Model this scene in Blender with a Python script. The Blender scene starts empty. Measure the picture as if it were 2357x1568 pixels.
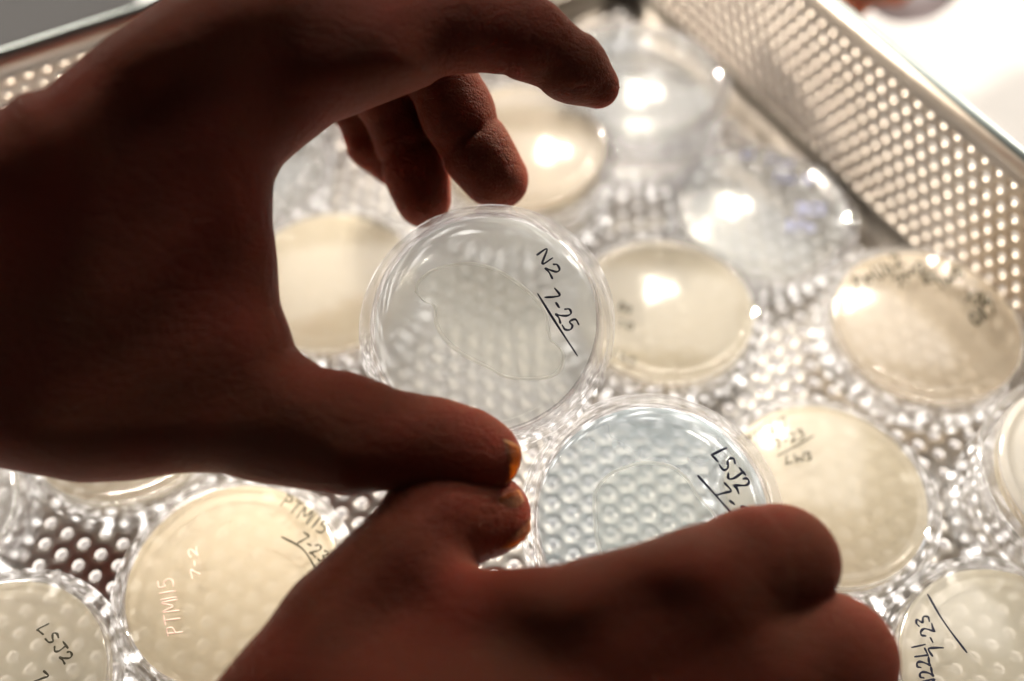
import bpy, math, random
import numpy as np
from mathutils import Vector, Matrix

# ------------------------------------------------------------------ camera, world, lamps, exposure
MM = 0.001
PITCH = math.radians(55.0)
CAM_H = 242.0                      # mm above the tray floor
FPX = 2300.0                       # focal length in the 2357 px wide working frame
CX, CY = 1178.5, 784.0
sc = bpy.context.scene
COL = sc.collection
R_ = np.array([1.0, 0, 0])
D_ = np.array([0, -math.sin(PITCH), -math.cos(PITCH)])      # down in the image
F_ = np.array([0, math.cos(PITCH), -math.sin(PITCH)])       # forward
O_ = np.array([0, 0, CAM_H])

cam_d = bpy.data.cameras.new('camera')
cam = bpy.data.objects.new('camera', cam_d); COL.objects.link(cam)
cam.matrix_world = Matrix((
    (R_[0], -D_[0], -F_[0], O_[0]*MM),
    (R_[1], -D_[1], -F_[1], O_[1]*MM),
    (R_[2], -D_[2], -F_[2], O_[2]*MM),
    (0, 0, 0, 1)))
cam_d.sensor_width = 36; cam_d.lens = 36*FPX/2357
cam_d.clip_start = 0.01; cam_d.clip_end = 50
cam_d.dof.use_dof = True
cam_d.dof.focus_distance = 0.2265
cam_d.dof.aperture_fstop = 3.7
sc.camera = cam

w = bpy.data.worlds.new('World'); sc.world = w; w.use_nodes = True
bg = w.node_tree.nodes['Background']
bg.inputs[0].default_value = (0.80, 0.84, 0.95, 1); bg.inputs[1].default_value = 0.02

def area(name, az, el, dist, sx, sy, radiance, color, target=(0, 180, 20)):
    L = bpy.data.lights.new(name, 'AREA'); L.shape = 'RECTANGLE'
    L.size = sx; L.size_y = sy; L.color = color
    L.energy = radiance*math.pi*sx*sy
    o = bpy.data.objects.new(name, L); COL.objects.link(o)
    d = Vector((math.sin(az)*math.cos(el), math.cos(az)*math.cos(el), math.sin(el)))
    o.location = Vector(target)*MM + d*dist
    o.rotation_euler = d.to_track_quat('Z', 'Y').to_euler()
    return o
RAD = math.radians
KEY_AZ, KEY_EL, KEY_B = -38, 20, 74
for i, da in enumerate((-7.5, -2.5, 2.5, 7.5, KEY_B-2.5, KEY_B+2.5)):
    area('window_pane_lamp', RAD(KEY_AZ+da), RAD(KEY_EL), 2.2, 0.17, 0.12, 450 if i < 4 else 820, (1.0, 0.90, 0.76))
# wide soft daylight from the far side and an added soft fill from overhead
for az_, el_ in ((10, 46), (10.5, 50.5), (16, 47)):      # small high panes, seen as glints on the domed plates
    area('high_pane_lamp', RAD(az_), RAD(el_), 2.2, 0.040, 0.052, 270, (1.0, 0.88, 0.70))
area('window_sky_lamp', RAD(-5), RAD(22), 2.6, 3.4, 0.8, 0.9, (0.93, 0.96, 1.0))
area('added_high_fill_lamp', RAD(4), RAD(53), 2.6, 2.6, 1.5, 1.25, (1.0, 0.97, 0.92))  # added wide fill, brightens the held dishes from above
# light coming up through the perforations from an added lamp beneath the tray
o = area('under_tray_fill_lamp', 0, 0, 0, 0.40, 0.42, 3.0, (1.0, 0.95, 0.89))
o.location = (-0.045, 0.078, -0.0042); o.rotation_euler = (math.pi, 0, RAD(30))
#area('side_window_lamp', RAD(-100), RAD(25), 2.4, 1.6, 1.0, 1.6, (1.0, 0.95, 0.9))

sc.view_settings.view_transform = 'Standard'
try: sc.view_settings.look = 'None'
except Exception: pass
sc.view_settings.gamma = 1.0
sc.view_settings.exposure = 0.58
sc.view_settings.use_curve_mapping = False
sc.render.engine = 'CYCLES'
cy = sc.cycles
cy.use_denoising = True
cy.max_bounces = 16; cy.diffuse_bounces = 5; cy.glossy_bounces = 5
cy.transmission_bounces = 10; cy.transparent_max_bounces = 48
cy.caustics_reflective = True; cy.caustics_refractive = True
cy.blur_glossy = 0.6
cy.sample_clamp_indirect = 6.0
cy.use_adaptive_sampling = True; cy.adaptive_threshold = 0.03

# ------------------------------------------------------------------ coordinates
def ray(x, y):
    return R_*((x-CX)/FPX) + D_*((y-CY)/FPX) + F_
def onz(x, y, z):
    d = ray(x, y); t = (z-CAM_H)/d[2]
    return O_ + d*t
def cam2w(P):                      # P (...,3) camera mm -> world mm
    P = np.asarray(P, float)
    return O_ + P[..., 0:1]*R_ + P[..., 1:2]*D_ + P[..., 2:3]*F_
def pc(x, y, z):                   # px, px, depth mm -> camera mm
    return np.array([(x-CX)*z/FPX, (y-CY)*z/FPX, z])

# ------------------------------------------------------------------ materials
def newmat(name):
    m = bpy.data.materials.new(name); m.use_nodes = True
    nt = m.node_tree; nt.nodes.clear()
    out = nt.nodes.new('ShaderNodeOutputMaterial')
    return m, nt, out
def N(nt, t, **kw):
    n = nt.nodes.new(t)
    for k, v in kw.items():
        if k in n.inputs: n.inputs[k].default_value = v
        else: setattr(n, k, v)
    return n
def col4(c): return (c[0], c[1], c[2], 1)

def fresnel(nt, ior):
    """the same surface reflection from either side of the sheet"""
    g = N(nt, 'ShaderNodeNewGeometry')
    r = N(nt, 'ShaderNodeMapRange'); r.inputs['To Min'].default_value = ior; r.inputs['To Max'].default_value = 1/ior
    nt.links.new(g.outputs['Backfacing'], r.inputs['Value'])
    f = N(nt, 'ShaderNodeFresnel'); nt.links.new(r.outputs[0], f.inputs['IOR'])
    return f
def mat_plastic(name, tint=(0.985, 0.985, 0.99), glass=0.0, rough=0.03, haze=0.0, scratch=0.0):
    m, nt, out = newmat(name); L = nt.links.new
    tr = N(nt, 'ShaderNodeBsdfTransparent'); tr.inputs[0].default_value = col4(tint)
    gl = N(nt, 'ShaderNodeBsdfGlossy', Roughness=rough); gl.inputs[0].default_value = (1, 1, 1, 1)
    fr = fresnel(nt, 1.5)
    mx = N(nt, 'ShaderNodeMixShader'); L(fr.outputs[0], mx.inputs[0]); L(tr.outputs[0], mx.inputs[1]); L(gl.outputs[0], mx.inputs[2])
    tc = N(nt, 'ShaderNodeTexCoord')
    nz = N(nt, 'ShaderNodeTexNoise', Scale=55.0, Detail=2.0); L(tc.outputs['Object'], nz.inputs['Vector'])
    bp = N(nt, 'ShaderNodeBump', Strength=0.25, Distance=0.0006); L(nz.outputs[0], bp.inputs['Height'])
    L(bp.outputs[0], gl.inputs['Normal'])
    last = mx
    if glass > 0:
        g = N(nt, 'ShaderNodeBsdfGlass', Roughness=0.03, IOR=1.48); g.inputs[0].default_value = col4(tint)
        L(bp.outputs[0], g.inputs['Normal'])
        m2 = N(nt, 'ShaderNodeMixShader'); m2.inputs[0].default_value = glass
        L(last.outputs[0], m2.inputs[1]); L(g.outputs[0], m2.inputs[2]); last = m2
    if haze > 0:
        d = N(nt, 'ShaderNodeBsdfDiffuse'); d.inputs[0].default_value = (0.9, 0.9, 0.9, 1)
        tl = N(nt, 'ShaderNodeBsdfTranslucent'); tl.inputs[0].default_value = (0.9, 0.9, 0.9, 1)
        a = N(nt, 'ShaderNodeMixShader'); a.inputs[0].default_value = 0.5
        L(d.outputs[0], a.inputs[1]); L(tl.outputs[0], a.inputs[2])
        m3 = N(nt, 'ShaderNodeMixShader'); m3.inputs[0].default_value = haze
        L(last.outputs[0], m3.inputs[1]); L(a.outputs[0], m3.inputs[2]); last = m3
    L(last.outputs[0], out.inputs[0])
    return m

def mat_agar(name, color, opacity, speck=0.0, tint=(1, 0.99, 0.95), rough=0.12, trans=0.33, nscale=260.0, gloss=0.7):
    """translucent gel: part see-through, part scattering, damp sheen"""
    m, nt, out = newmat(name); L = nt.links.new
    tr = N(nt, 'ShaderNodeBsdfTransparent'); tr.inputs[0].default_value = col4(tint)
    df = N(nt, 'ShaderNodeBsdfDiffuse'); tl = N(nt, 'ShaderNodeBsdfTranslucent')
    tc = N(nt, 'ShaderNodeTexCoord')
    nz = N(nt, 'ShaderNodeTexNoise', Scale=40.0, Detail=4.0, Roughness=0.6); L(tc.outputs['Object'], nz.inputs['Vector'])
    rp = N(nt, 'ShaderNodeMapRange'); rp.inputs['From Min'].default_value = 0.3; rp.inputs['From Max'].default_value = 0.7
    rp.inputs['To Min'].default_value = max(0, opacity-0.05); rp.inputs['To Max'].default_value = min(1, opacity+0.05)
    L(nz.outputs[0], rp.inputs['Value'])
    df.inputs[0].default_value = col4(color); tl.inputs[0].default_value = col4(color)
    a = N(nt, 'ShaderNodeMixShader'); a.inputs[0].default_value = trans
    L(df.outputs[0], a.inputs[1]); L(tl.outputs[0], a.inputs[2])
    b = N(nt, 'ShaderNodeMixShader'); L(rp.outputs[0], b.inputs[0]); L(tr.outputs[0], b.inputs[1]); L(a.outputs[0], b.inputs[2])
    gl = N(nt, 'ShaderNodeBsdfGlossy', Roughness=rough)
    gl.inputs[0].default_value = (gloss, gloss, gloss, 1)
    nf = N(nt, 'ShaderNodeTexNoise', Scale=nscale*8, Detail=3.0); L(tc.outputs['Object'], nf.inputs['Vector'])
    bp = N(nt, 'ShaderNodeBump', Strength=0.35+speck, Distance=0.0002); L(nf.outputs[0], bp.inputs['Height'])
    L(bp.outputs[0], gl.inputs['Normal'])
    fr = fresnel(nt, 1.3)
    c = N(nt, 'ShaderNodeMixShader'); L(fr.outputs[0], c.inputs[0]); L(b.outputs[0], c.inputs[1]); L(gl.outputs[0], c.inputs[2])
    L(c.outputs[0], out.inputs[0])
    return m

def mat_metal(name, base, rough, bump=0.1):
    m, nt, out = newmat(name); L = nt.links.new
    p = N(nt, 'ShaderNodeBsdfPrincipled', Metallic=1.0); p.inputs['Base Color'].default_value = col4(base)
    tc = N(nt, 'ShaderNodeTexCoord')
    nz = N(nt, 'ShaderNodeTexNoise', Scale=120.0, Detail=5.0); L(tc.outputs['Object'], nz.inputs['Vector'])
    rp = N(nt, 'ShaderNodeMapRange'); rp.inputs['To Min'].default_value = rough-0.08; rp.inputs['To Max'].default_value = rough+0.1
    L(nz.outputs[0], rp.inputs['Value']); L(rp.outputs[0], p.inputs['Roughness'])
    bp = N(nt, 'ShaderNodeBump', Strength=bump, Distance=0.0005); L(nz.outputs[0], bp.inputs['Height']); L(bp.outputs[0], p.inputs['Normal'])
    L(p.outputs[0], out.inputs[0]); return m

def mat_plain(name, base, rough=0.6, var=0.08, scale=60.0, spec=0.3):
    m, nt, out = newmat(name); L = nt.links.new
    p = N(nt, 'ShaderNodeBsdfPrincipled', Roughness=rough); p.inputs['Specular IOR Level'].default_value = spec
    tc = N(nt, 'ShaderNodeTexCoord')
    nz = N(nt, 'ShaderNodeTexNoise', Scale=scale, Detail=5.0); L(tc.outputs['Object'], nz.inputs['Vector'])
    mx = N(nt, 'ShaderNodeMix', data_type='RGBA'); L(nz.outputs[0], mx.inputs['Factor'])
    mx.inputs[6].default_value = col4([c*(1-var) for c in base]); mx.inputs[7].default_value = col4([min(1, c*(1+var)) for c in base])
    L(mx.outputs[2], p.inputs['Base Color']); L(p.outputs[0], out.inputs[0]); return m

def mat_skin(name, base, red):
    m, nt, out = newmat(name); L = nt.links.new
    p = N(nt, 'ShaderNodeBsdfPrincipled', Roughness=0.62)
    p.inputs['Specular IOR Level'].default_value = 0.12
    p.inputs['Subsurface Weight'].default_value = 0.8
    p.inputs['Subsurface Radius'].default_value = (1.0, 0.28, 0.12)
    p.inputs['Subsurface Scale'].default_value = 0.011
    tc = N(nt, 'ShaderNodeTexCoord')
    nz = N(nt, 'ShaderNodeTexNoise', Scale=45.0, Detail=4.0); L(tc.outputs['Object'], nz.inputs['Vector'])
    rp = N(nt, 'ShaderNodeMapRange'); rp.inputs['From Min'].default_value = 0.35; rp.inputs['From Max'].default_value = 0.68
    L(nz.outputs[0], rp.inputs['Value'])
    mx = N(nt, 'ShaderNodeMix', data_type='RGBA'); L(rp.outputs[0], mx.inputs['Factor'])
    mx.inputs[6].default_value = col4(base); mx.inputs[7].default_value = col4(red)
    L(mx.outputs[2], p.inputs['Base Color'])
    # skin relief: fine cells, stretched wrinkles
    mp = N(nt, 'ShaderNodeMapping'); mp.inputs['Scale'].default_value = (1, 1, 1); L(tc.outputs['Object'], mp.inputs['Vector'])
    vo = N(nt, 'ShaderNodeTexVoronoi', Scale=1300.0); vo.feature = 'DISTANCE_TO_EDGE'; L(mp.outputs[0], vo.inputs['Vector'])
    n2 = N(nt, 'ShaderNodeTexNoise', Scale=420.0, Detail=5.0, Distortion=0.8); L(tc.outputs['Object'], n2.inputs['Vector'])
    ad0 = N(nt, 'ShaderNodeMath', operation='ADD'); L(vo.outputs[0], ad0.inputs[0]); L(n2.outputs[0], ad0.inputs[1])
    # longer folds and creases of the skin
    mp2 = N(nt, 'ShaderNodeMapping'); mp2.inputs['Scale'].default_value = (1.0, 2.6, 1.6); mp2.inputs['Rotation'].default_value = (0.4, 0.3, 0.9)
    L(tc.outputs['Object'], mp2.inputs['Vector'])
    v2 = N(nt, 'ShaderNodeTexVoronoi', Scale=120.0); v2.feature = 'DISTANCE_TO_EDGE'
    wn = N(nt, 'ShaderNodeTexNoise', Scale=90.0, Detail=3.0); L(mp2.outputs[0], wn.inputs['Vector'])
    wm = N(nt, 'ShaderNodeMix', data_type='RGBA'); wm.inputs['Factor'].default_value = 0.012
    L(mp2.outputs[0], wm.inputs[6]); L(wn.outputs['Color'], wm.inputs[7]); L(wm.outputs[2], v2.inputs['Vector'])
    cr = N(nt, 'ShaderNodeMapRange'); cr.inputs['From Max'].default_value = 0.09; cr.inputs['To Max'].default_value = 0.32; L(v2.outputs[0], cr.inputs['Value'])
    ad = N(nt, 'ShaderNodeMath', operation='ADD'); L(ad0.outputs[0], ad.inputs[0]); L(cr.outputs[0], ad.inputs[1])
    bp = N(nt, 'ShaderNodeBump', Strength=0.8, Distance=0.0005); L(ad.outputs[0], bp.inputs['Height']); L(bp.outputs[0], p.inputs['Normal'])
    L(p.outputs[0], out.inputs[0]); return m

M = {}
M['plate'] = mat_plastic('clear_polystyrene', glass=0.0, rough=0.11)
M['wall'] = mat_plastic('clear_polystyrene_edge', tint=(0.983, 0.983, 0.985), glass=0.32, rough=0.05, haze=0.05)
M['milky'] = mat_plastic('milky_polystyrene', glass=0.1, rough=0.1, haze=0.45)
M['agar_cream'] = mat_agar('cream_agar', (0.94, 0.875, 0.73), 0.62, tint=(1, 0.975, 0.90), trans=0.45)
M['agar_cream_thin'] = mat_agar('thin_cream_agar', (0.94, 0.90, 0.78), 0.50, tint=(1, 0.98, 0.93), trans=0.45)
M['agar_tan'] = mat_agar('tan_agar', (0.90, 0.82, 0.69), 0.54, tint=(1, 0.96, 0.89), trans=0.45)
M['agar_pale'] = mat_agar('pale_agar', (0.93, 0.95, 0.93), 0.20, tint=(0.99, 1.0, 0.99), rough=0.12, trans=0.5)
M['agar_clear'] = mat_agar('clear_agar', (0.78, 0.92, 0.98), 0.26, tint=(0.97, 0.995, 1.0), rough=0.08, gloss=0.9, trans=0.75)
M['agar_held'] = mat_agar('cloudy_agar', (0.98, 1.0, 0.98), 0.38, tint=(0.98, 0.99, 0.98), rough=0.10, gloss=0.9, trans=0.78)
M['lawn'] = mat_agar('bacterial_lawn', (0.97, 0.98, 0.94), 0.17, speck=0.6, trans=0.8, rough=0.25, nscale=200, gloss=1.0)
M['lawn_thin'] = mat_agar('thin_bacterial_lawn', (0.93, 0.98, 0.97), 0.20, speck=0.5, trans=0.8, rough=0.25, nscale=200, gloss=1.0)
M['lawn_edge'] = mat_agar('bacterial_lawn_edge', (0.99, 0.99, 0.94), 0.55, speck=0.3, trans=0.8, rough=0.2, gloss=1.0)
M['ink'] = mat_plain('black_marker_ink', (0.012, 0.014, 0.035), 0.35)
M['ink_olive'] = mat_plain('faded_olive_ink', (0.045, 0.04, 0.022), 0.5)
M['ink_blue'] = mat_plain('faded_blue_ink', (0.42, 0.45, 0.70), 0.5)
M['ink_red'] = mat_plain('faded_red_ink', (0.90, 0.67, 0.58), 0.5)
M['steel'] = mat_metal('brushed_steel', (0.52, 0.49, 0.46), 0.30)
M['steel_wall'] = mat_metal('warm_brushed_steel', (0.58, 0.51, 0.44), 0.40)
M['fold'] = mat_metal('shaded_fold_steel', (0.30, 0.27, 0.24), 0.45)  # same steel, darkened: the shadow line along the fold is painted in
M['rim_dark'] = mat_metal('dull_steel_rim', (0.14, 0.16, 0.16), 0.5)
M['table'] = mat_plain('white_bench_laminate', (0.34, 0.335, 0.345), 0.7, 0.03, 20.0)
M['grey_mat'] = mat_plain('grey_laminate', (0.045, 0.045, 0.048), 0.9, 0.08, 30.0, 0.05)
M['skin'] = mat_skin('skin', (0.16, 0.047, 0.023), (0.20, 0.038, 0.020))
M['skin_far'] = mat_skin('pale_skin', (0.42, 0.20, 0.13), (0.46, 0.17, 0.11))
M['nail_glow'] = mat_skin('glow_tinted_fingernail', (0.30, 0.085, 0.04), (0.33, 0.09, 0.042))  # orange base stands in for light shining through the nail
M['nail'] = mat_plain('fingernail_plate', (0.24, 0.10, 0.055), 0.35, 0.1, 80.0, 0.5)
M['sleeve'] = mat_plain('lilac_grey_cotton', (0.42, 0.39, 0.43), 0.9, 0.1, 200.0)

# ------------------------------------------------------------------ mesh helpers
def link(name, me, parent=None):
    o = bpy.data.objects.new(name, me); COL.objects.link(o)
    if parent is not None: o.parent = parent
    return o
def tag(o, label=None, cat=None, group=None, kind=None):
    if label: o['label'] = label
    if cat: o['category'] = cat
    if group: o['group'] = group
    if kind: o['kind'] = kind
    return o
def empty(name, loc=(0, 0, 0)):
    o = bpy.data.objects.new(name, None); COL.objects.link(o)
    o.location = Vector(loc)*MM; o.empty_display_size = 0.01
    return o
def mesh(name, V, Fc, mat, smooth=True):
    me = bpy.data.meshes.new(name)
    V = np.asarray(V, np.float32)*MM
    me.from_pydata(V.tolist(), [], [tuple(int(i) for i in f) for f in Fc])
    me.materials.append(mat)
    if smooth: me.polygons.foreach_set('use_smooth', np.ones(len(me.polygons), bool))
    me.update(); return me
def lathe(prof, seg=96, closed=True, cap0=False):
    """prof: list of (r,z); r==0 allowed at the ends"""
    V = []; idx = []
    for r, z in prof:
        if r < 1e-6:
            idx.append([len(V)]*seg); V.append((0, 0, z))
        else:
            idx.append(list(range(len(V), len(V)+seg)))
            for k in range(seg):
                a = 2*math.pi*k/seg; V.append((r*math.cos(a), r*math.sin(a), z))
    Fc = []
    n = len(prof)
    rng = range(n) if closed else range(n-1)
    for i in rng:
        A, B = idx[i], idx[(i+1) % n]
        if A[0] == A[1] and B[0] == B[1]: continue
        for k in range(seg):
            k2 = (k+1) % seg
            if A[0] == A[1]: Fc.append((A[0], B[k2], B[k]))
            elif B[0] == B[1]: Fc.append((A[k], A[k2], B[0]))
            else: Fc.append((A[k], A[k2], B[k2], B[k]))
    return V, Fc
def set_sharp(me, ang=40):
    try: me.set_sharp_from_angle(angle=math.radians(ang))
    except Exception: pass

# ------------------------------------------------------------------ the setting
def box(x0, y0, z0, x1, y1, z1):
    V = [(x0, y0, z0), (x1, y0, z0), (x1, y1, z0), (x0, y1, z0), (x0, y0, z1), (x1, y0, z1), (x1, y1, z1), (x0, y1, z1)]
    return V, [(0, 3, 2, 1), (4, 5, 6, 7), (0, 1, 5, 4), (1, 2, 6, 5), (2, 3, 7, 6), (3, 0, 4, 7)]
TABLE_Z = -5.0
V, Fc = box(-900, -150, TABLE_Z-20, 900, 1100, TABLE_Z)
tag(link('table_top', mesh('table_top', V, Fc, M['table'], False)), kind='structure')

# added unseen board beyond the tray: shades everything held well above the tray
V, Fc = box(-1100, 560, 248, 1100, 590, 325)
tag(link('added_shade_board', mesh('added_shade_board', V, Fc, M['grey_mat'], False)), kind='structure')

# ------------------------------------------------------------------ perforated tray
E2 = np.array([math.cos(RAD(30)), math.sin(RAD(30)), 0.0])      # along the back wall
E1 = np.array([-math.sin(RAD(30)), math.cos(RAD(30)), 0.0])     # along the right wall, away from us
UP = np.array([0, 0, 1.0])
A_MAX, B_MAX, A_MIN, B_MIN = 208.0, 269.0, -175.0, -110.0
WALL_H = 58.0
PITCHH, HOLE = 5.85, 1.34
TH = 1.1
def perforated(u0, u1, v0, v1, pitch, rad, origin, eu, ev, en, nseg=24):
    """a sheet of hexagonal cells each with a round hole, TH thick below en"""
    hx = [(math.cos(RAD(60*k+30)), math.sin(RAD(60*k+30))) for k in range(6)]
    R = pitch/math.sqrt(3)
    per = []
    q = nseg//6
    for k in range(6):
        a, b = hx[k], hx[(k+1) % 6]
        for j in range(q):
            t = j/q; per.append((R*(a[0]*(1-t)+b[0]*t), R*(a[1]*(1-t)+b[1]*t)))
    cir = [(rad*math.cos(RAD(30)+2*math.pi*k/nseg), rad*math.sin(RAD(30)+2*math.pi*k/nseg)) for k in range(nseg)]
    C = []
    row = 0; v = v0+R
    while v < v1-R+1e-6:
        u = u0 + pitch/2 + (pitch/2 if row % 2 else 0)
        while u < u1-pitch/2+1e-6:
            C.append((u, v)); u += pitch
        row += 1; v += pitch*math.sqrt(3)/2
    C = np.array(C)
    per = np.array(per); cir = np.array(cir)
    cir_in = cir*(rad+0.25)/rad
    # rings: outer top, bevel top, hole top(lowered), hole bottom, outer bottom
    ring2 = [per, cir_in, cir, cir, per]; ringz = [0, 0, -0.2, -TH, -TH]
    loc = np.concatenate([np.c_[r, np.full(nseg, z)] for r, z in zip(ring2, ringz)])     # (5n,3)
    allv = (C[:, None, :2] + loc[None, :, :2])
    z = np.broadcast_to(loc[None, :, 2:3], (len(C), 5*nseg, 1))
    P = (np.asarray(origin) + allv[..., 0:1]*eu + allv[..., 1:2]*ev + z*en).reshape(-1, 3)
    fl = []
    for r in range(4):
        for k in range(nseg):
            k2 = (k+1) % nseg
            fl.append((r*nseg+k, r*nseg+k2, (r+1)*nseg+k2, (r+1)*nseg+k))
    fl = np.array(fl)
    Fc = (np.arange(len(C))[:, None, None]*5*nseg + fl[None]).reshape(-1, 4)
    return P, Fc
def fastmesh(name, P, Fc, mat, smooth=False):
    me = bpy.data.meshes.new(name)
    P = np.ascontiguousarray(P*MM, np.float32); Fc = np.ascontiguousarray(Fc, np.int32)
    me.vertices.add(len(P)); me.vertices.foreach_set('co', P.ravel())
    me.loops.add(Fc.size); me.loops.foreach_set('vertex_index', Fc.ravel())
    me.polygons.add(len(Fc)); me.polygons.foreach_set('loop_start', np.arange(0, Fc.size, Fc.shape[1], dtype=np.int32))
    me.update(calc_edges=True); me.validate()
    me.materials.append(mat)
    if smooth: me.polygons.foreach_set('use_smooth', np.ones(len(me.polygons), bool))
    return me
tray = empty('perforated_tray', (0, 0, 0))
tag(tray, 'shiny perforated steel tray with round holes, holding all the petri dishes', 'tray')
P, Fc = perforated(A_MIN, A_MAX-7, B_MIN, B_MAX-7, PITCHH, HOLE, (0, 0, 0), E2, E1, UP)
link('floor_panel', fastmesh('floor_panel', P, Fc, M['steel']), tray)
def strip(profile, origin, along, L0, L1, out, name, mat):
    """sweep profile [(outward, up)] along a straight edge, solid sheet 0.9 mm"""
    n = len(profile); V = []
    for L in (L0, L1):
        for o, u in profile: V.append(np.asarray(origin) + along*L + out*o + UP*u)
    Fc = [(i, i+1, n+i+1, n+i) for i in range(n-1)]
    me = mesh(name, V, Fc, mat, True)
    ob = link(name, me, tray)
    sm = ob.modifiers.new('sheet', 'SOLIDIFY'); sm.thickness = 0.9*MM; sm.offset = 0
    return ob
fold = [(-9.5, -0.5)] + [(-6+6*math.sin(a), 5.5-6*math.cos(a)) for a in np.linspace(0, math.pi/2, 10)] + [(0.0, 7.5)]
rimp = [(0.0, WALL_H-8), (0.0, WALL_H-1)]
rolp = [(0.9-0.9*math.cos(a), WALL_H-0.9+0.9*math.sin(a)) for a in np.linspace(-0.6, math.pi+.6, 12)]
walls = [(E2*A_MAX, E1, B_MIN, B_MAX, E2), (E1*B_MAX, E2, A_MIN, A_MAX, E1),
         (E2*A_MIN, E1, B_MIN, B_MAX, -E2), (E1*B_MIN, E2, A_MIN, A_MAX, -E1)]
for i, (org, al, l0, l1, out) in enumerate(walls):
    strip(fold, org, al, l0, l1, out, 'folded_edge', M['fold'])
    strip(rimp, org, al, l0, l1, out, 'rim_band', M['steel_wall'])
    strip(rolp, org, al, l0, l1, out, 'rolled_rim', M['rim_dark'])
    # sheet: u along, v up, its hole grid straight to the rim
    P, Fc = perforated(l0+2, l1-2, 5.5, WALL_H-5.5, 5.2, 1.22, org - out*0.0, al, UP, -out if i in (0, 1) else -out)
    link('side_panel', fastmesh('side_panel', P, Fc, M['steel_wall']), tray)

# dark grey work surface beyond the far left rim
def ab(a, b, z): p = E2*a+E1*b; return (p[0], p[1], z)
V = [ab(a, b, z) for z in (TABLE_Z+0.5, TABLE_Z+4) for a, b in ((-700, 283), (40, 283), (40, 760), (-700, 760))]
me = mesh('desk_mat', V, [(3, 2, 1, 0), (4, 5, 6, 7), (0, 1, 5, 4), (1, 2, 6, 5), (2, 3, 7, 6), (3, 0, 4, 7)], M['grey_mat'], False)
tag(link('desk_mat', me), 'smooth dark grey mat on the bench beyond the tray, upper left corner', 'mat')

# ------------------------------------------------------------------ petri dishes
RL, RB = 29.5, 27.0
DOME = 135.0
TOPC = 15.0                                     # centre height of the domed plate
def ztop(r): return TOPC - r*r/(2*DOME)
def dish_meshes(seg=96):
    zt = ztop(24.0)
    plate = [(0.0, TOPC)] + [(r, ztop(r)) for r in np.linspace(1.5, 23.6, 14)]
    plate += [(24.0, zt+0.35), (24.7, zt+0.45), (25.2, zt+0.1), (25.9, zt-0.35), (26.0, zt-1.0), (25.2, zt-1.3), (24.2, zt-1.2)]
    plate += [(r, ztop(r)-1.1) for r in np.linspace(23.4, 1.5, 12)] + [(0.0, TOPC-1.1)]
    V, Fc = lathe(plate, seg, closed=False); pl = mesh('plate', V, Fc, M['plate']); set_sharp(pl, 50)
    wl = [(25.95, zt-0.45), (26.45, zt-1.0), (26.75, zt-2.2), (27.0, 1.4), (26.2, 1.1), (25.75, 1.4), (25.6, zt-1.6), (25.4, zt-0.9)]
    V, Fc = lathe(wl, seg); wa = mesh('base_wall', V, Fc, M['wall']); set_sharp(wa, 50)
    lw = [(27.6, 0.0), (29.0, 0.2), (29.35, 0.9), (29.5, 8.6), (29.6, 9.4), (29.2, 9.8), (28.7, 9.5), (28.35, 8.8), (28.2, 1.6), (27.6, 0.95)]
    V, Fc = lathe(lw, seg); li = mesh('lid_wall', V, Fc, M['wall']); set_sharp(li, 50)
    fl = [(0.0, 0.95)] + [(r, 0.95) for r in (10, 20, 27.5)] + [(27.5, 0.0)] + [(r, 0.0) for r in (20, 10)] + [(0.0, 0.0)]
    V, Fc = lathe(fl, seg, closed=False); fo = mesh('lid_plate', V, Fc, M['plate'])
    return pl, wa, li, fo
PL, WA, LI, FO = dish_meshes()
AG_T = 4.2
def agar_mesh(mat, name='agar'):
    top = [(0.0, TOPC-1.6)] + [(r, ztop(r)-1.6) for r in np.linspace(2, 24.6, 10)] + [(25.5, ztop(24.6)-1.7)]
    zb = TOPC-1.15-AG_T
    bot = [(25.5, zb-1.6), (25.1, zb-1.0), (24.4, zb-0.45), (23.2, zb-0.1), (21.5, zb)] + [(r, zb) for r in (15, 8)] + [(0.0, zb)]
    V, Fc = lathe(top+bot, 72, closed=False)
    me = mesh(name, V, Fc, mat); set_sharp(me, 60); return me
AG = {k: agar_mesh(M[k]) for k in ('agar_cream', 'agar_cream_thin', 'agar_tan', 'agar_clear', 'agar_held', 'agar_pale')}

def make_dish(label, pos, agar='agar_cream', rot=None, group=None, milky=False, has_agar=True):
    """an inverted dish: shallow lid below, base plate with its agar on top; pos = centre of the lid underside"""
    t = empty('petri_dish', pos)
    if rot is not None: t.rotation_euler = rot
    else: t.rotation_euler = (0, 0, random.uniform(0, 6.28))
    tag(t, label, 'petri dish', 'petri dishes in the steel tray')
    lid = link('lid', LI, t); link('lid_plate', FO, lid)
    base = link('base', WA, t); link('base_plate', PL if not milky else PLM, base)
    if has_agar: link('agar', AG[agar], t)
    return t
PLM = PL.copy(); PLM.materials.clear(); PLM.materials.append(M['milky'])

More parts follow.
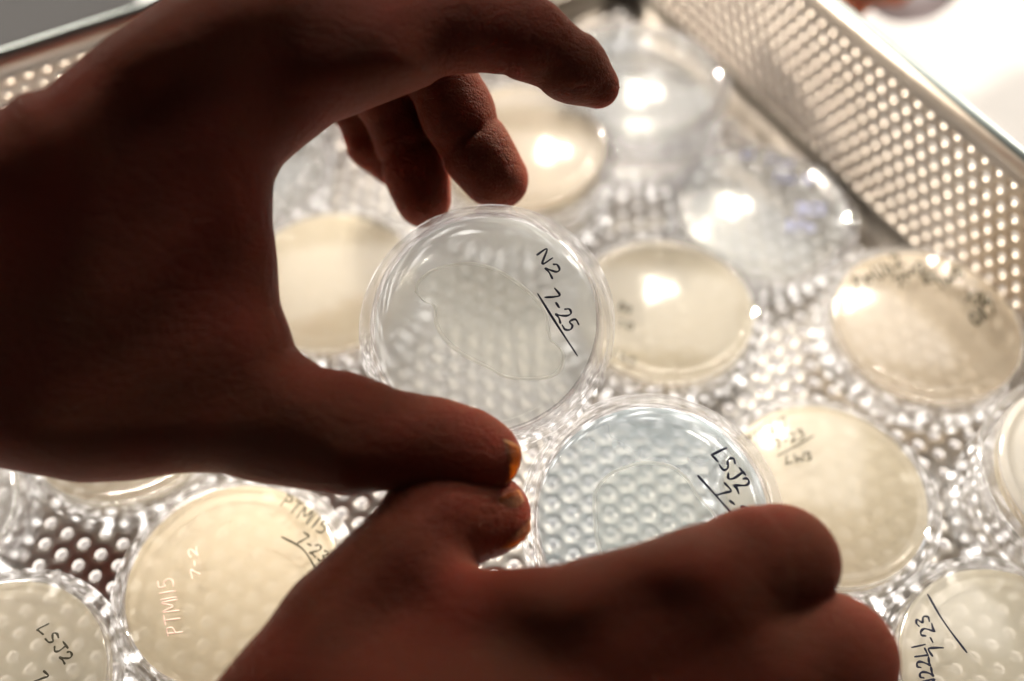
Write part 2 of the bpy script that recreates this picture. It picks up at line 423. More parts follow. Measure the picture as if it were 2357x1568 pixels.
# ------------------------------------------------------------------ handwriting
GL = {
 'N': [[(0, 0), (0.05, 1), (0.5, 0.02), (0.55, 1)]],
 '2': [[(0.03, .78), (0.15, 1), (0.42, .95), (0.45, .65), (0.2, .25), (0.0, 0.02), (0.25, 0.08), (0.6, 0.0)]],
 '7': [[(0.0, .95), (0.5, .98), (0.42, .6), (0.18, 0.0)]],
 '-': [[(0.08, .48), (0.45, .5)]],
 '/': [[(0.0, 0), (0.45, 1)]],
 '5': [[(0.5, 1), (0.1, .98), (0.08, .58), (0.35, .62), (0.5, .35), (0.35, .05), (0.0, .03)]],
 '3': [[(0.02, .92), (0.3, 1), (0.45, .8), (0.18, .54), (0.48, .35), (0.3, .02), (0.0, .08)]],
 'L': [[(0.12, 1), (0.0, 0.05), (0.08, 0.0), (0.5, 0.1)]],
 'S': [[(0.5, .92), (0.2, 1), (0.03, .78), (0.2, .55), (0.45, .35), (0.35, .06), (0.0, .03)]],
 'J': [[(0.1, 1), (0.62, 1)], [(0.4, 1), (0.42, .3), (0.25, .0), (0.0, .22)]],
 'P': [[(0.05, 0), (0.1, 1)], [(0.0, .95), (0.42, .95), (0.48, .65), (0.12, .5)]],
 'T': [[(0.0, .98), (0.6, 1)], [(0.3, 1), (0.25, 0)]],
 'M': [[(0, 0), (0.08, 1), (0.32, .35), (0.6, 1), (0.65, 0)]],
 '1': [[(0.12, 1), (0.08, 0)]],
 'I': [[(0.12, 1), (0.08, 0)]],
 '6': [[(0.4, 1), (0.08, .55), (0.1, .08), (0.4, .08), (0.42, .4), (0.1, .38)]],
 'W': [[(0, 1), (0.12, .05), (0.32, .6), (0.48, .05), (0.7, 1)]],
 'R': [[(0.05, 0), (0.1, 1)], [(0.0, .95), (0.42, .9), (0.42, .62), (0.12, .5), (0.5, 0)]],
 'X': [[(0, 0), (0.5, 1)], [(0, 1), (0.52, 0)]],
 'k': [[(0.05, 0), (0.1, 1)], [(0.45, .6), (0.1, .3), (0.48, 0)]],
 'b': [[(0.05, 1), (0.08, 0), (0.4, .05), (0.4, .45), (0.08, .45)]],
 'm': [[(0, 0), (0.03, .55), (0.25, .55), (0.27, 0), (0.3, .5), (0.55, .5), (0.58, 0)]],
 'i': [[(0.08, .55), (0.08, 0)]],
 'U': [[(0.02, 1), (0.08, .1), (0.4, .05), (0.5, 1)]],
 'O': [[(0.25, 1), (0.0, .6), (0.1, .05), (0.42, .1), (0.5, .6), (0.25, 1)]],
 '4': [[(0.15, 1), (0.02, .45), (0.5, .48)], [(0.4, .9), (0.36, 0)]],
 ' ': [],
}
def crom(pts, n=7):
    p = [np.array(q, float) for q in pts]
    if len(p) < 3: return [p[0]*(1-t)+p[-1]*t for t in np.linspace(0, 1, 5)]
    p = [2*p[0]-p[1]] + p + [2*p[-1]-p[-2]]
    o = []
    for i in range(1, len(p)-2):
        for t in np.linspace(0, 1, n, endpoint=False):
            a, b, c, d = p[i-1:i+3]
            o.append(0.5*((2*b)+(-a+c)*t+(2*a-5*b+4*c-d)*t*t+(-a+3*b-3*c+d)*t**3))
    o.append(p[-2]); return o
def text_strokes(s, p0, p1, h, jit=0.03):
    """strokes in working px along the baseline p0 -> p1"""
    p0 = np.array(p0, float); p1 = np.array(p1, float)
    d = (p1-p0); L = np.linalg.norm(d); d /= L; up = np.array([d[1], -d[0]])
    adv = {'1': .38, 'I': .38, '-': .6, ' ': .4, 'M': .85, 'W': .88, 'm': .75, 'i': .32}
    tot = sum(adv.get(c, .72) for c in s); out = []; u = 0
    for c in s:
        w_ = adv.get(c, .72)
        for st in GL[c]:
            q = [p0 + d*L*(u + x*1.0*w_/.72*0.95 + random.uniform(-jit, jit))/tot + up*h*(y+random.uniform(-jit, jit)) for x, y in st]
            out.append(crom(q))
        u += w_
    return out
class Plane:      # maps working px onto the domed plate of a dish
    def __init__(s, t):
        bpy.context.view_layer.update()
        s.mw = np.array(t.matrix_world); s.inv = np.linalg.inv(s.mw)
    def local(s, x, y):
        o = s.inv @ np.append(O_*MM, 1); d = s.inv[:3, :3] @ (ray(x, y))
        o = o[:3]/MM; z = TOPC
        for _ in range(6):
            t = (z-o[2])/d[2]; p = o+d*t; r = math.hypot(p[0], p[1]); z = ztop(min(r, 26))
        return np.array([p[0], p[1], z])
def write(t, strokes, width, mat, name='handwriting', lift=0.06):
    """marker strokes as slim raised ribbons lying on the plate"""
    pl = Plane(t); V = []; Fc = []
    for st in strokes:
        P = [pl.local(*q) for q in st]
        P = [p for p in P if math.hypot(p[0], p[1]) < 25.8]
        if len(P) < 2: continue
        n = len(P); P = np.array(P)
        T = np.gradient(P, axis=0); T /= np.linalg.norm(T, axis=1)[:, None]+1e-9
        S = np.c_[-T[:, 1], T[:, 0], np.zeros(n)]
        S /= np.linalg.norm(S, axis=1)[:, None]+1e-9
        wv = width/2*(0.85+0.3*np.sin(np.arange(n)*0.5+random.random()*6)*0.6)
        P[0] -= T[0]*width*.3; P[-1] += T[-1]*width*.3
        wv[0] *= .7; wv[-1] *= .6
        b = len(V); z = np.array([0, 0, 1.0])
        for i in range(n):
            V += [P[i]-S[i]*wv[i]+z*0.02, P[i]-S[i]*wv[i]*.7+z*lift, P[i]+S[i]*wv[i]*.7+z*lift, P[i]+S[i]*wv[i]+z*0.02]
        for i in range(n-1):
            a = b+4*i
            for k in range(3): Fc.append((a+k, a+k+1, a+5+k, a+4+k))
    if V: return link(name, mesh(name, V, Fc, mat), t)
def c5(x, y): return (785.7+x*.4009, 432.1+y*.4009)
def c4(x, y): return (1178.5+x*.5011, 782.6+y*.5011)
def c3(x, y): return (x*.5011, 782.6+y*.5011)
def c2(x, y): return (1178.5+x*.5011, y*.5011)

random.seed(7)
STACK = 15.6
def at_rim(x, y, level=0):
    z0 = 0.3 + level*STACK
    p = onz(x, y, z0+9.5); return (p[0], p[1], z0)
def put(label, x, y, level=0, **kw):
    return make_dish(label, at_rim(x, y, level), **kw)
dishes = {}
dishes['C'] = put('cream petri dish marked PTM115 and 7-23, with faint red letters, left of the lower hand', 541, 1345)
dishes['O'] = put('petri dish marked LSJ2 in black, cut by the lower left corner', -10, 1592, agar='agar_cream_thin')
dishes['M'] = put('petri dish under the edge of the upper hand, only its near side showing', 300, 965, agar='agar_cream_thin')
dishes['N'] = put('petri dish cut by the left edge of the photo, just below the upper hand', -200, 1178, agar='agar_pale')
dishes['K'] = put('cream petri dish inside the curve of the upper hand, left of the held dish', 762, 650)
dishes['L'] = put('pale petri dish partly hidden by the palm, behind the cream dish', 560, 372, agar='agar_pale')
dishes['F'] = put('cream petri dish directly right of and behind the held dish marked N2', 1528, 717)
dishes['E'] = put('clear petri dish with faded blue writing, near the perforated side wall', 1752, 490, agar='agar_pale')
dishes['D'] = put('tan petri dish with crowded black scribbles, near the right edge', 2128, 752, level=0.35, agar='agar_tan')
dishes['G'] = put('cream petri dish marked 7-23 and LW3, right of the dish marked LSJ2', 1895, 1140)
dishes['P'] = put('petri dish marked 7-23 and N22L in the lower right corner', 2322, 1560, agar='agar_cream_thin')
q0 = at_rim(1200, 338, 1)
make_dish('lower petri dish under the tan one just below the index finger', (q0[0], q0[1], 0.3), agar='agar_cream_thin')
dishes['H'] = make_dish('tan petri dish on top of the stack just below the index finger', q0, agar='agar_tan')
q0 = at_rim(1470, 190, 1)
make_dish('lower dish of the clear stack by the dark wall fold at the top', (q0[0], q0[1], 0.3), has_agar=False)
dishes['J'] = make_dish('topmost clear petri dish of the stack at the top, right of the index fingertip', q0, agar='agar_pale')
q0 = at_rim(2545, 1105, 1)
make_dish('lower clear petri dish beneath the milky one at the right edge', (q0[0], q0[1], 0.3), has_agar=False)
dishes['Q'] = make_dish('milky white petri dish on top of its stack, cut by the right edge', q0, agar='agar_cream', milky=True)
# overlap report for tuning
ks = list(dishes); 
for i in range(len(ks)):
    for j in range(i):
        a, b = dishes[ks[i]].location, dishes[ks[j]].location
        if abs(a.z-b.z) < .0155 and (a.xy-b.xy).length < .0595:
            print('NEAR', ks[i], ks[j], round((a.xy-b.xy).length*1000, 1), [round(v*1000) for v in a], [round(v*1000) for v in b])

def basis(n_cam, px, py, depth, rz):
    """rotation whose local z is the given camera-space normal, and location so that local (0,0,h) hits the pixel"""
    n = np.array(n_cam, float); n /= np.linalg.norm(n)
    nw = n[0]*R_ + n[1]*D_ + n[2]*F_
    q = Vector(nw).to_track_quat('Z', 'Y')
    return q, nw
def held(label, px, py, depth, n_cam, agar):
    q, nw = basis(n_cam, px, py, depth, 0)
    c = cam2w(pc(px, py, depth)) - nw*9.5
    t = make_dish(label, c, agar=agar)
    t.rotation_mode = 'QUATERNION'; t.rotation_quaternion = q
    return t
A = held('tilted petri dish marked N2 and 7-25, held up between thumb and fingers', 1117, 745, 229, (-0.10, -0.27, -0.95), 'agar_held')
B = held('clear petri dish marked LSJ2 with a rounded bacterial patch, between the two hands', 1502, 1196, 222, (0.0, -0.36, -0.93), 'agar_clear')
A['group'] = B['group'] = 'petri dishes held in the hands'

def lawn(t, pts_px, mat_in, mat_edge):
    """bacterial patch spread on the agar just under the plate, its rim a little thicker"""
    pl = Plane(t); P = crom([*pts_px, pts_px[0]], 8)[:-1]
    o = pl.inv @ np.append(O_*MM, 1); o = o[:3]/MM
    zb = TOPC-1.7
    Q = []
    for x, y in P:
        d = pl.inv[:3, :3] @ ray(x, y); tt = (zb-o[2])/d[2]; Q.append((o+d*tt)[:2])
    Q = np.array(Q); c = Q.mean(0); n = len(Q)
    def ring(s, z): 
        R = []
        for q in Q:
            v = q-c; l = np.linalg.norm(v); p = c+v*(l+s)/l; R.append((p[0], p[1], z+ztop(math.hypot(*p))-1.5))
        return R
    rings = [ring(0, 0), ring(-.15, .22), ring(-.5, .22), ring(-.8, .06), ring(-4, .05), ring(-8, .05)]
    V = [v for r in rings[:4] for v in r]
    Fc = [(k*n+i, k*n+(i+1) % n, (k+1)*n+(i+1) % n, (k+1)*n+i) for k in range(3) for i in range(n)]
    e = link('lawn_edge', mesh('lawn_edge', V, Fc, mat_edge), t)
    V = [v for r in rings[3:] for v in r] + [(c[0], c[1], ztop(math.hypot(*c))-1.45)]
    Fc = [(k*n+i, k*n+(i+1) % n, (k+1)*n+(i+1) % n, (k+1)*n+i) for k in range(2) for i in range(n)] + [(2*n+i, 2*n+(i+1) % n, 3*n) for i in range(n)]
    link('bacterial_lawn', mesh('bacterial_lawn', V, Fc, mat_in), t)
lawn(A, [c5(*p) for p in [(415, 590), (430, 530), (500, 470), (600, 435), (740, 422), (880, 455), (1000, 525), (1110, 615), (1185, 720), (1205, 860), (1265, 920), (1280, 990), (1240, 1065), (1140, 1098), (960, 1095), (840, 1040), (700, 970), (600, 890), (535, 790), (525, 680), (470, 650)]], M['lawn'], M['lawn_edge'])
lawn(B, [c4(*p) for p in [(370, 780), (375, 700), (430, 620), (520, 575), (620, 555), (730, 570), (810, 630), (860, 710), (930, 790), (960, 860), (900, 960), (800, 1060), (600, 1090), (450, 1050), (385, 930)]], M['lawn_thin'], M['lawn_edge'])

write(A, text_strokes('N2', c5(1122, 388), c5(1222, 540), 27) + text_strokes('7-25', c5(1160, 618), c5(1305, 850), 33) + [crom([c5(1128, 610), c5(1240, 790), c5(1355, 965)])], .55, M['ink'])
write(B, text_strokes('LSJ2', c4(918, 530), c4(1050, 715), 36) + text_strokes('7-25', c4(925, 700), c4(1105, 905), 34) + [crom([c4(855, 625), c4(950, 730), c4(1090, 890)])], .62, M['ink'])
write(dishes['C'], text_strokes('PTM115', c3(1285, 760), c3(1490, 905), 32) + text_strokes('7-23', c3(1360, 925), c3(1490, 1035), 28) + [crom([c3(1295, 905), c3(1390, 960), c3(1455, 1055), c3(1500, 1090)])] + text_strokes('LW3', c3(1365, 1130), c3(1480, 1215), 26), .55, M['ink_olive'])
write(dishes['C'], text_strokes('PTM115', c3(840, 1345), c3(790, 1080), 36) + text_strokes('7-2', c3(920, 1090), c3(900, 940), 20), .5, M['ink_red'], 'faded_red_writing')
write(dishes['O'], text_strokes('LSJ2', c3(175, 1330), c3(305, 1500), 28) + text_strokes('7-23', c3(150, 1560), c3(260, 1700), 34), .55, M['ink_olive'])
write(dishes['G'], text_strokes('RI167', c4(1085, 495), c4(1290, 385), 24) + text_strokes('7-23', c4(1215, 502), c4(1360, 440), 22) + [crom([c4(1220, 532), c4(1300, 490), c4(1385, 440)])] + text_strokes('LW3', c4(1262, 570), c4(1390, 550), 20), .5, M['ink_olive'])
write(dishes['F'], text_strokes('RI4', c2(485, 1420), c2(545, 1450), 20) + text_strokes('7-23', c2(485, 1500), c2(560, 1520), 16) + text_strokes('LW5', c4(460, 70), c4(565, 130), 20), .5, M['ink_olive'])
write(dishes['D'], text_strokes('PmUb2', c2(1590, 1335), c2(1810, 1210), 32) + text_strokes('7M2', c2(1775, 1325), c2(1920, 1235), 25) + text_strokes('R5', c2(1900, 1310), c2(1965, 1280), 20) + text_strokes('1W3', c2(1980, 1330), c2(2090, 1255), 25)
      + text_strokes('XN', c2(2080, 1390), c2(2190, 1410), 30) + text_strokes('OX7', c2(2130, 1500), c2(2240, 1420), 32), .95, M['ink_olive'])
write(dishes['E'], text_strokes('N7', c2(1060, 725), c2(1110, 735), 20) + text_strokes('PmI', c2(1170, 760), c2(1310, 775), 22) + text_strokes('7mb-N', c2(1195, 830), c2(1385, 845), 22) + text_strokes('JR2X', c2(1300, 985), c2(1450, 985), 25) + text_strokes('RPm', c2(1265, 1060), c2(1395, 1065), 25), .8, M['ink_blue'])
write(dishes['H'], text_strokes('2J', c2(225, 535), c2(295, 540), 20), .7, M['ink_olive'])
write(dishes['K'], text_strokes('RI009'.replace('0', 'O').replace('9', '7'), (828, 505), (915, 540), 22), .5, M['ink_olive'])
write(dishes['P'], text_strokes('7-23', c4(1985, 1425), c4(1900, 1245), 32) + [crom([c4(1910, 1170), c4(1980, 1290), c4(2088, 1435)])] + text_strokes('N22L1', c4(1950, 1590), c4(1890, 1375), 30), .6, M['ink'])

# ------------------------------------------------------------------ hands: smooth signed-distance bodies, polygonised
def smin(a, b, k):
    h = np.clip(0.5+0.5*(b-a)/k, 0, 1)
    return b*(1-h)+a*h-k*h*(1-h)
def surface_nets(Fv, org, h):
    nx, ny, nz = Fv.shape
    s = Fv < 0
    c = np.zeros((nx-1, ny-1, nz-1), np.int8)
    for dx in (0, 1):
        for dy in (0, 1):
            for dz in (0, 1):
                c += s[dx:nx-1+dx, dy:ny-1+dy, dz:nz-1+dz]
    act = (c > 0) & (c < 8)
    ids = -np.ones(act.shape, np.int64); I = np.argwhere(act); ids[act] = np.arange(len(I))
    acc = np.zeros((len(I), 3)); cnt = np.zeros(len(I))
    cor = [(x, y, z) for x in (0, 1) for y in (0, 1) for z in (0, 1)]
    for a in range(8):
        for b in range(a+1, 8):
            A_, B_ = np.array(cor[a]), np.array(cor[b])
            if np.abs(A_-B_).sum() != 1: continue
            fa = Fv[tuple((I+A_).T)]; fb = Fv[tuple((I+B_).T)]
            m = (fa < 0) != (fb < 0)
            t = np.where(m, fa/np.where(m, fa-fb, 1), 0)
            p = A_ + t[:, None]*(B_-A_)
            acc += np.where(m[:, None], p, 0); cnt += m
    V = (I + acc/cnt[:, None])*h + org
    Q = []
    for ax in range(3):
        o = [0, 1, 2]; o.remove(ax); u, v = o
        sl0 = [slice(1, -1)]*3; sl1 = [slice(1, -1)]*3
        sl0[ax] = slice(0, -1); sl1[ax] = slice(1, None)
        a = s[tuple(sl0)]; b = s[tuple(sl1)]
        E = np.argwhere(a != b)
        base = E.copy(); base[:, u] += 1; base[:, v] += 1
        inside = a[tuple(E.T)]
        def cell(du, dv):
            q = base.copy(); q[:, u] -= du; q[:, v] -= dv; return ids[tuple(q.T)]
        f = np.stack([cell(0, 0), cell(1, 0), cell(1, 1), cell(0, 1)], 1)
        flip = inside if ax != 1 else ~inside
        f[~flip] = f[~flip][:, ::-1]
        Q.append(f)
    return V, np.concatenate(Q)
def poly_sdf(poly, X, Y):
    """signed distance in px, positive inside"""
    P = np.array(poly, float); n = len(P); d = np.full(X.shape, 1e9); ins = np.zeros(X.shape, bool)
    for i in range(n):
        a, b = P[i], P[(i+1) % n]; e = b-a
        wx, wy = X-a[0], Y-a[1]
        t = np.clip((wx*e[0]+wy*e[1])/(e@e), 0, 1)
        d = np.minimum(d, (wx-e[0]*t)**2+(wy-e[1]*t)**2)
        c1 = (a[1] > Y) != (b[1] > Y)
        with np.errstate(divide='ignore', invalid='ignore'):
            xi = a[0]+(Y-a[1])*e[0]/(e[1] if abs(e[1]) > 1e-9 else 1e-9)
        ins ^= c1 & (X < xi)
    d = np.sqrt(d); return np.where(ins, d, -d)
class Body:
    def __init__(s, lo, hi, h):
        s.h = h; s.lo = np.array(lo, float)
        n = [int((b-a)/h)+1 for a, b in zip(lo, hi)]
        s.X, s.Y, s.Z = np.meshgrid(*[lo[i]+h*np.arange(n[i], dtype=np.float32) for i in range(3)], indexing='ij')
        s.X = s.X.astype(np.float32); s.Y = s.Y.astype(np.float32); s.Z = s.Z.astype(np.float32)
    def cone(s, a, b, ra, rb):
        """a,b camera mm; radii mm"""
        e = b-a; L2 = float(e@e)
        t = np.clip(((s.X-a[0])*e[0]+(s.Y-a[1])*e[1]+(s.Z-a[2])*e[2])/L2, 0, 1)
        d = np.sqrt((s.X-a[0]-e[0]*t)**2+(s.Y-a[1]-e[1]*t)**2+(s.Z-a[2]-e[2]*t)**2)
        return (d-(ra+(rb-ra)*t)).astype(np.float32), t
    def chain(s, pts, k=2.0, creases=()):
        """pts: (px,py,depth,r_px)"""
        f = None
        for i in range(len(pts)-1):
            a, b = pts[i], pts[i+1]
            g, t = s.cone(pc(*a[:3]), pc(*b[:3]), a[3]*a[2]/FPX, b[3]*b[2]/FPX)
            f = g if f is None else smin(f, g, k)
        for (px, py, z, dx, dy, A_, w_) in creases:        # a crease plane across the finger at a point, axis (dx,dy)
            c = pc(px, py, z); n = np.array([dx, dy, 0.0]); n /= np.linalg.norm(n)
            q = (s.X-c[0])*n[0]+(s.Y-c[1])*n[1]
            side = (s.X-c[0])*n[1]-(s.Y-c[1])*n[0]
            q = q + 0.5*np.sin(side*0.55+px) + 0.02*side*side
            loc = np.exp(-((s.X-c[0])**2+(s.Y-c[1])**2+(s.Z-c[2])**2)/14.0**2)
            f = f + A_*np.exp(-(q/w_)**2)*loc
        return f
    def pillow(s, poly, z0pts, Tmax, Dmm):
        """rounded slab with a traced outline; z0pts (px,py,z) middle depths"""
        st = 8.0
        xs = s.X/s.Z*FPX+CX; ys = s.Y/s.Z*FPX+CY
        x0, x1, y0, y1 = xs.min(), xs.max(), ys.min(), ys.max()
        gx = np.arange(x0, x1+st*2, st); gy = np.arange(y0, y1+st*2, st)
        GX, GY = np.meshgrid(gx, gy, indexing='ij')
        S = poly_sdf(poly, GX, GY)
        W = 0; Z0 = 0
        for px, py, z in z0pts:
            w_ = 1/(((GX-px)**2+(GY-py)**2)/1e4+0.6)**1.5; W = W+w_; Z0 = Z0+w_*z
        Z0 = Z0/W
        fx = (xs-x0)/st; fy = (ys-y0)/st; ix = np.clip(fx.astype(int), 0, len(gx)-2); iy = np.clip(fy.astype(int), 0, len(gy)-2)
        fx = fx-ix; fy = fy-iy
        def bl(G): return G[ix, iy]*(1-fx)*(1-fy)+G[ix+1, iy]*fx*(1-fy)+G[ix, iy+1]*(1-fx)*fy+G[ix+1, iy+1]*fx*fy
        sd = bl(S)*s.Z/FPX; z0 = bl(Z0)
        qx = np.maximum(Dmm-sd, 0); qz = np.abs(s.Z-z0)*(Dmm/Tmax)
        return ((np.sqrt(qx*qx+qz*qz)-Dmm)*min(1, Tmax/Dmm)).astype(np.float32)
    def mesh(s, f, name, mat):
        # seal the grid's faces so the body is closed
        for ax in range(3):
            sl = [slice(None)]*3
            for e in (0, -1):
                sl[ax] = e; f[tuple(sl)] = np.maximum(f[tuple(sl)], 0.5)
        V, Q = surface_nets(f, s.lo, s.h)
        W = cam2w(V)
        me = fastmesh(name, W, Q, mat, True)
        import bmesh
        bm = bmesh.new(); bm.from_mesh(me)
        for _ in range(2): bmesh.ops.smooth_vert(bm, verts=bm.verts, factor=0.5, use_axis_x=True, use_axis_y=True, use_axis_z=True)
        bmesh.ops.recalc_face_normals(bm, faces=bm.faces)
        bm.to_mesh(me); bm.free(); me.polygons.foreach_set('use_smooth', np.ones(len(me.polygons), bool))
        me.update(); return me

def nail(center, axis, normal, length, width, curve, parent, name='fingernail', mat=None):
    """curved plate; centre (px,py,depth), axis & normal in camera space (x right, y down, z away)"""
    c = pc(*center); a = np.array(axis, float); a /= np.linalg.norm(a)
    n = np.array(normal, float); n -= a*(n@a); n /= np.linalg.norm(n); w_ = np.cross(a, n)
    V = []; nu, nv = 15, 13
    for lay in (0, 1):
        for i in range(nu):
            u = -1+2*i/(nu-1)
            for j in range(nv):
                v = -1+2*j/(nv-1)
                # rounded rectangle outline
                wl = (1-abs(u)**5)**.25 if abs(u) < 1 else 0.0
                wl = max(wl, 0.35)
                x = u*length/2; ang = v*wl*width/2/curve
                rr = curve - lay*0.5 - 0.25*max(0, u)**2
                V.append(c + a*x + w_*math.sin(ang)*rr + n*(math.cos(ang)*rr-curve))
    V = np.array(V); Fc = []
    o = nu*nv
    for i in range(nu-1):
        for j in range(nv-1):
            q = i*nv+j; Fc.append((q, q+1, q+nv+1, q+nv)); Fc.append((o+q, o+q+nv, o+q+nv+1, o+q+1))
    for i in range(nu-1):
        for j in (0, nv-1):
            q = i*nv+j; Fc.append((q, q+nv, o+q+nv, o+q))
    for j in range(nv-1):
        for i in (0, nu-1):
            q = i*nv+j; Fc.append((q, q+1, o+q+1, o+q))
    return link(name, mesh(name, cam2w(V), Fc, mat or M['nail']), parent)

VOX = 0.85
# upper (left) hand -------------------------------------------------
b = Body((-215, -95, 170), (32, 48, 272), VOX)
palm = b.pillow([(-420, 360), (-200, 322), (0, 247), (45, 214), (75, 209), (105, 203), (150, 165), (195, 128), (245, 83), (305, 42), (380, -5), (480, -55), (640, -80), (820, -60), (930, -10),
                 (985, 80), (1000, 150), (985, 190), (900, 228), (830, 256), (770, 277), (705, 330), (650, 380), (633, 420), (630, 520), (638, 600), (648, 700), (680, 800), (740, 850), (800, 872),
                 (850, 940), (850, 1060), (800, 1118), (740, 1108), (600, 1085), (500, 1088), (420, 1092), (300, 1107), (180, 1112), (60, 1092), (-60, 1062), (-200, 1010), (-420, 960)],
                [(-300, 650, 206), (-100, 250, 196), (50, 250, 196), (300, 60, 199), (520, -60, 202), (100, 900, 210), (300, 950, 210), (350, 500, 208), (400, 300, 208), (600, 950, 209), (800, 60, 212), (600, 600, 214), (700, 300, 218)], 15.0, 11.0)
arm, _ = b.cone(pc(-150, 650, 208), pc(-1150, 700, 200), 27, 30)
heel, _ = b.cone(pc(150, 560, 224), pc(560, 150, 236), 17, 14)
heel2, _ = b.cone(pc(-100, 640, 222), pc(300, 420, 238), 20, 15)
palm = smin(palm, arm, 14); palm = smin(palm, heel, 10); palm = smin(palm, heel2, 12)
idx = b.chain([(760, 95, 213, 125), (900, 85, 214, 102), (1060, 68, 216, 88), (1185, 82, 219, 85), (1225, 92, 220, 82), (1318, 158, 223, 71), (1378, 200, 225, 50)], 4,
              [(1185, 80, 219, 1, .2, .5, .9), (1205, 90, 219, 1, .3, .6, .8), (1300, 150, 223, .8, .6, .5, .8)])
thb = b.chain([(640, 985, 209, 120), (820, 1003, 208, 117), (900, 1012, 208, 106), (1000, 1022, 210, 98), (1085, 1040, 212, 88), (1122, 1050, 213, 76)], 4,
              [(900, 930, 205, 1, .1, .5, .9), (925, 935, 205, 1, .15, .35, .8)])
mid = b.chain([(870, -20, 229, 88), (985, 120, 236, 86), (1058, 265, 240, 80), (1100, 350, 242, 77), (1140, 408, 244, 67), (1155, 420, 245, 60)], 3,
              [(1062, 335, 236, .5, .85, .9, .8), (1080, 318, 236, .5, .85, .4, .6), (1005, 210, 234, .5, .85, .4, .7)])
rng_ = b.chain([(770, 20, 238, 80), (880, 200, 246, 76), (935, 322, 250, 71), (962, 405, 251, 70), (972, 456, 251, 66)], 3,
               [(945, 345, 246, .4, .9, .9, .8), (930, 310, 245, .4, .9, .4, .6)])
pky = b.chain([(700, 60, 247, 72), (818, 230, 256, 60), (856, 335, 259, 54), (898, 378, 260, 48)], 3, [(845, 320, 256, .4, .9, .5, .8)])
fing = smin(idx, mid, 1.2); fing = smin(fing, rng_, .8); fing = smin(fing, pky, .8)
tot = smin(palm, fing, 6.0); tot = smin(tot, thb, 7.0)
# relief over the back: tendons and soft lumps
tot = tot + 0.35*np.sin(b.X*0.21+b.Y*0.13)*np.sin(b.Y*0.17-b.Z*0.1)
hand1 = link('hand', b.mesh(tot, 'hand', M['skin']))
tag(hand1, 'dark backlit hand from the left, thumb and fingers curved round the held dish', 'hand')
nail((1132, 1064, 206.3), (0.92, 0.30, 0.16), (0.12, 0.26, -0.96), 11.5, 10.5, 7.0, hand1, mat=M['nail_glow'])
nail((1403, 173, 226), (0.62, 0.76, 0.05), (0.70, -0.62, 0.2), 7.6, 7.0, 4.8, hand1)

# lower (right) hand -------------------------------------------------
b = Body((-85, 15, 150), (100, 175, 262), VOX)
palm = b.pillow([(120, 2100), (330, 1790), (430, 1665), (500, 1570), (570, 1484), (640, 1410), (692, 1342), (760, 1283), (822, 1241), (872, 1192), (960, 1180), (1040, 1260),
                 (1085, 1300), (1120, 1308), (1200, 1308), (1300, 1302), (1380, 1283), (1450, 1263), (1520, 1243), (1600, 1230), (1690, 1250), (1760, 1350),
                 (1820, 1430), (1900, 1560), (1960, 1700), (1900, 1900), (1700, 2100), (1500, 2500), (300, 2500)],
                [(900, 1300, 206), (1100, 1500, 199), (1500, 1400, 197), (1700, 1500, 197), (900, 1700, 192), (1400, 1900, 192), (1300, 1350, 192), (1550, 1290, 192)], 13.0, 10.0)
arm, _ = b.cone(pc(1050, 1900, 184), pc(1000, 3200, 150), 29, 32)
palm = smin(palm, arm, 14)
heel, _ = b.cone(pc(1300, 1500, 208), pc(1650, 1750, 208), 14, 14); palm = smin(palm, heel, 10)
idx = b.chain([(1400, 1440, 196, 150), (1620, 1345, 197, 122), (1740, 1300, 199, 120), (1803, 1290, 203, 117), (1800, 1290, 215, 98), (1730, 1270, 232, 80), (1680, 1255, 238, 70)], 4,
              [(1800, 1240, 196, 1, -.3, .5, .9)])
mid = b.chain([(1450, 1600, 196, 150), (1750, 1545, 196, 140), (1870, 1522, 199, 142), (1909, 1518, 203, 141), (1900, 1500, 218, 105), (1830, 1440, 234, 85)], 4)
rg = b.chain([(1450, 1800, 196, 150), (1750, 1770, 198, 140), (1890, 1750, 203, 135), (1890, 1720, 220, 105), (1820, 1650, 234, 85)], 4)
thb = b.chain([(800, 1460, 202, 150), (900, 1335, 205, 121), (1000, 1195, 209, 114), (1060, 1186, 212, 104), (1126, 1184, 215, 97)], 4,
              [(965, 1170, 203, 1, .5, .35, .8), (1010, 1200, 204, 1, .3, .3, .7)])
fing = smin(idx, mid, 1.0); fing = smin(fing, rg, 1.0)
tot = smin(palm, fing, 5.0); tot = smin(tot, thb, 5.0)
tot = tot + 0.3*np.sin(b.X*0.19+b.Y*0.15)*np.sin(b.Y*0.14+b.Z*0.12)
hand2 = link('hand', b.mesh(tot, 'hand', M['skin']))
tag(hand2, 'dark backlit hand rising from the bottom edge, thumb and knuckles round the dish marked LSJ2', 'hand')
nail((1178, 1198, 207.9), (0.30, 0.93, 0.20), (0.58, 0.12, -0.80), 11.0, 11.0, 8.8, hand2, mat=M['nail_glow'])

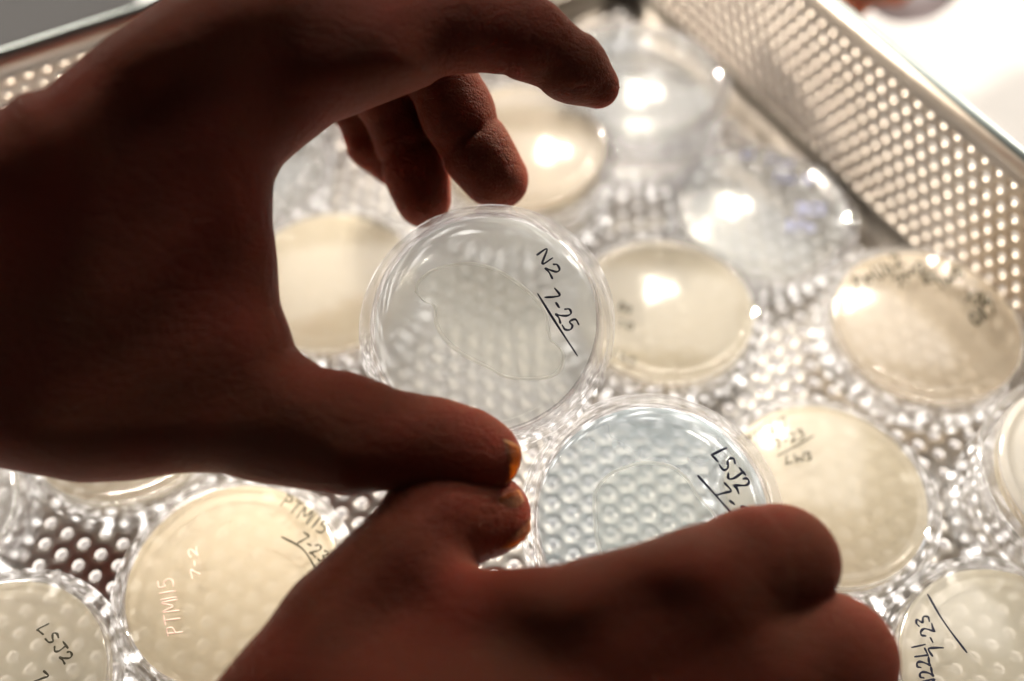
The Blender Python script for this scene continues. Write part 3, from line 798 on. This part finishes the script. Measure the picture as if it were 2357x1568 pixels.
# another person's forearm lying along the outside of the far right wall ------
def w2cam(p): 
    v = np.array(p, float)-O_; return np.array([v@R_, v@D_, v@F_])
pts = [cam2w(pc(2150, -330, 372)), cam2w(pc(2080, -210, 362)), cam2w(pc(2030, -110, 352)), cam2w(pc(1990, -55, 345)), cam2w(pc(1950, 0, 342))]
cp = [w2cam(p) for p in pts]
rad = [17, 15, 13, 9.5, 8]
lo = np.min(cp, 0)-26; hi = np.max(cp, 0)+26
b = Body(lo, hi, 1.5)
f = None
for i in range(len(cp)-1):
    g, _ = b.cone(cp[i], cp[i+1], rad[i], rad[i+1]); f = g if f is None else smin(f, g, 5)
for k in (-1, 1):                                       # neighbouring fingers, staggered lengths
    off = (w2cam(R_)-w2cam((0, 0, 0)))*k*13 + np.array([0, 0, 3.0*k])
    g, _ = b.cone(cp[2]+off*.7, cp[3]+off*1.0+(cp[3]-cp[2])*.2*k, 9, 7.5); f = smin(f, g, 1.5)
person = empty('person', tuple(float(v) for v in np.ravel(pts[0])))
tag(person, 'bare hand and grey sleeve of a second person outside the tray, top right', 'person')
bpy.context.view_layer.update()
def par(o): o.parent = person; o.matrix_parent_inverse = person.matrix_world.inverted()
par(link('hand', b.mesh(f, 'hand', M['skin_far'])))
n = 40; V = []; rings = [(0, 15.5), (0, 17), (2, 17.8), (7, 17.2), (12, 18.2), (24, 19), (36, 21)]
c0 = np.array(cam2w(pc(2078, -28, 350))); ax = np.array(cam2w(pc(2230, -420, 375)))-c0; ax /= np.linalg.norm(ax)
u = np.cross(ax, UP); u /= np.linalg.norm(u); v = np.cross(u, ax)
for L, r in rings:
    for k in range(n):
        a = 2*math.pi*k/n; rr = r*(1+0.03*math.sin(3*a+L*.3)+0.015*math.sin(7*a+L)); V.append(c0+ax*L+(u*math.cos(a)+v*math.sin(a))*rr)
Fc = [(j*n+k, j*n+(k+1) % n, (j+1)*n+(k+1) % n, (j+1)*n+k) for j in range(len(rings)-1) for k in range(n)]
par(link('sleeve', mesh('sleeve', V, Fc, M['sleeve'])))
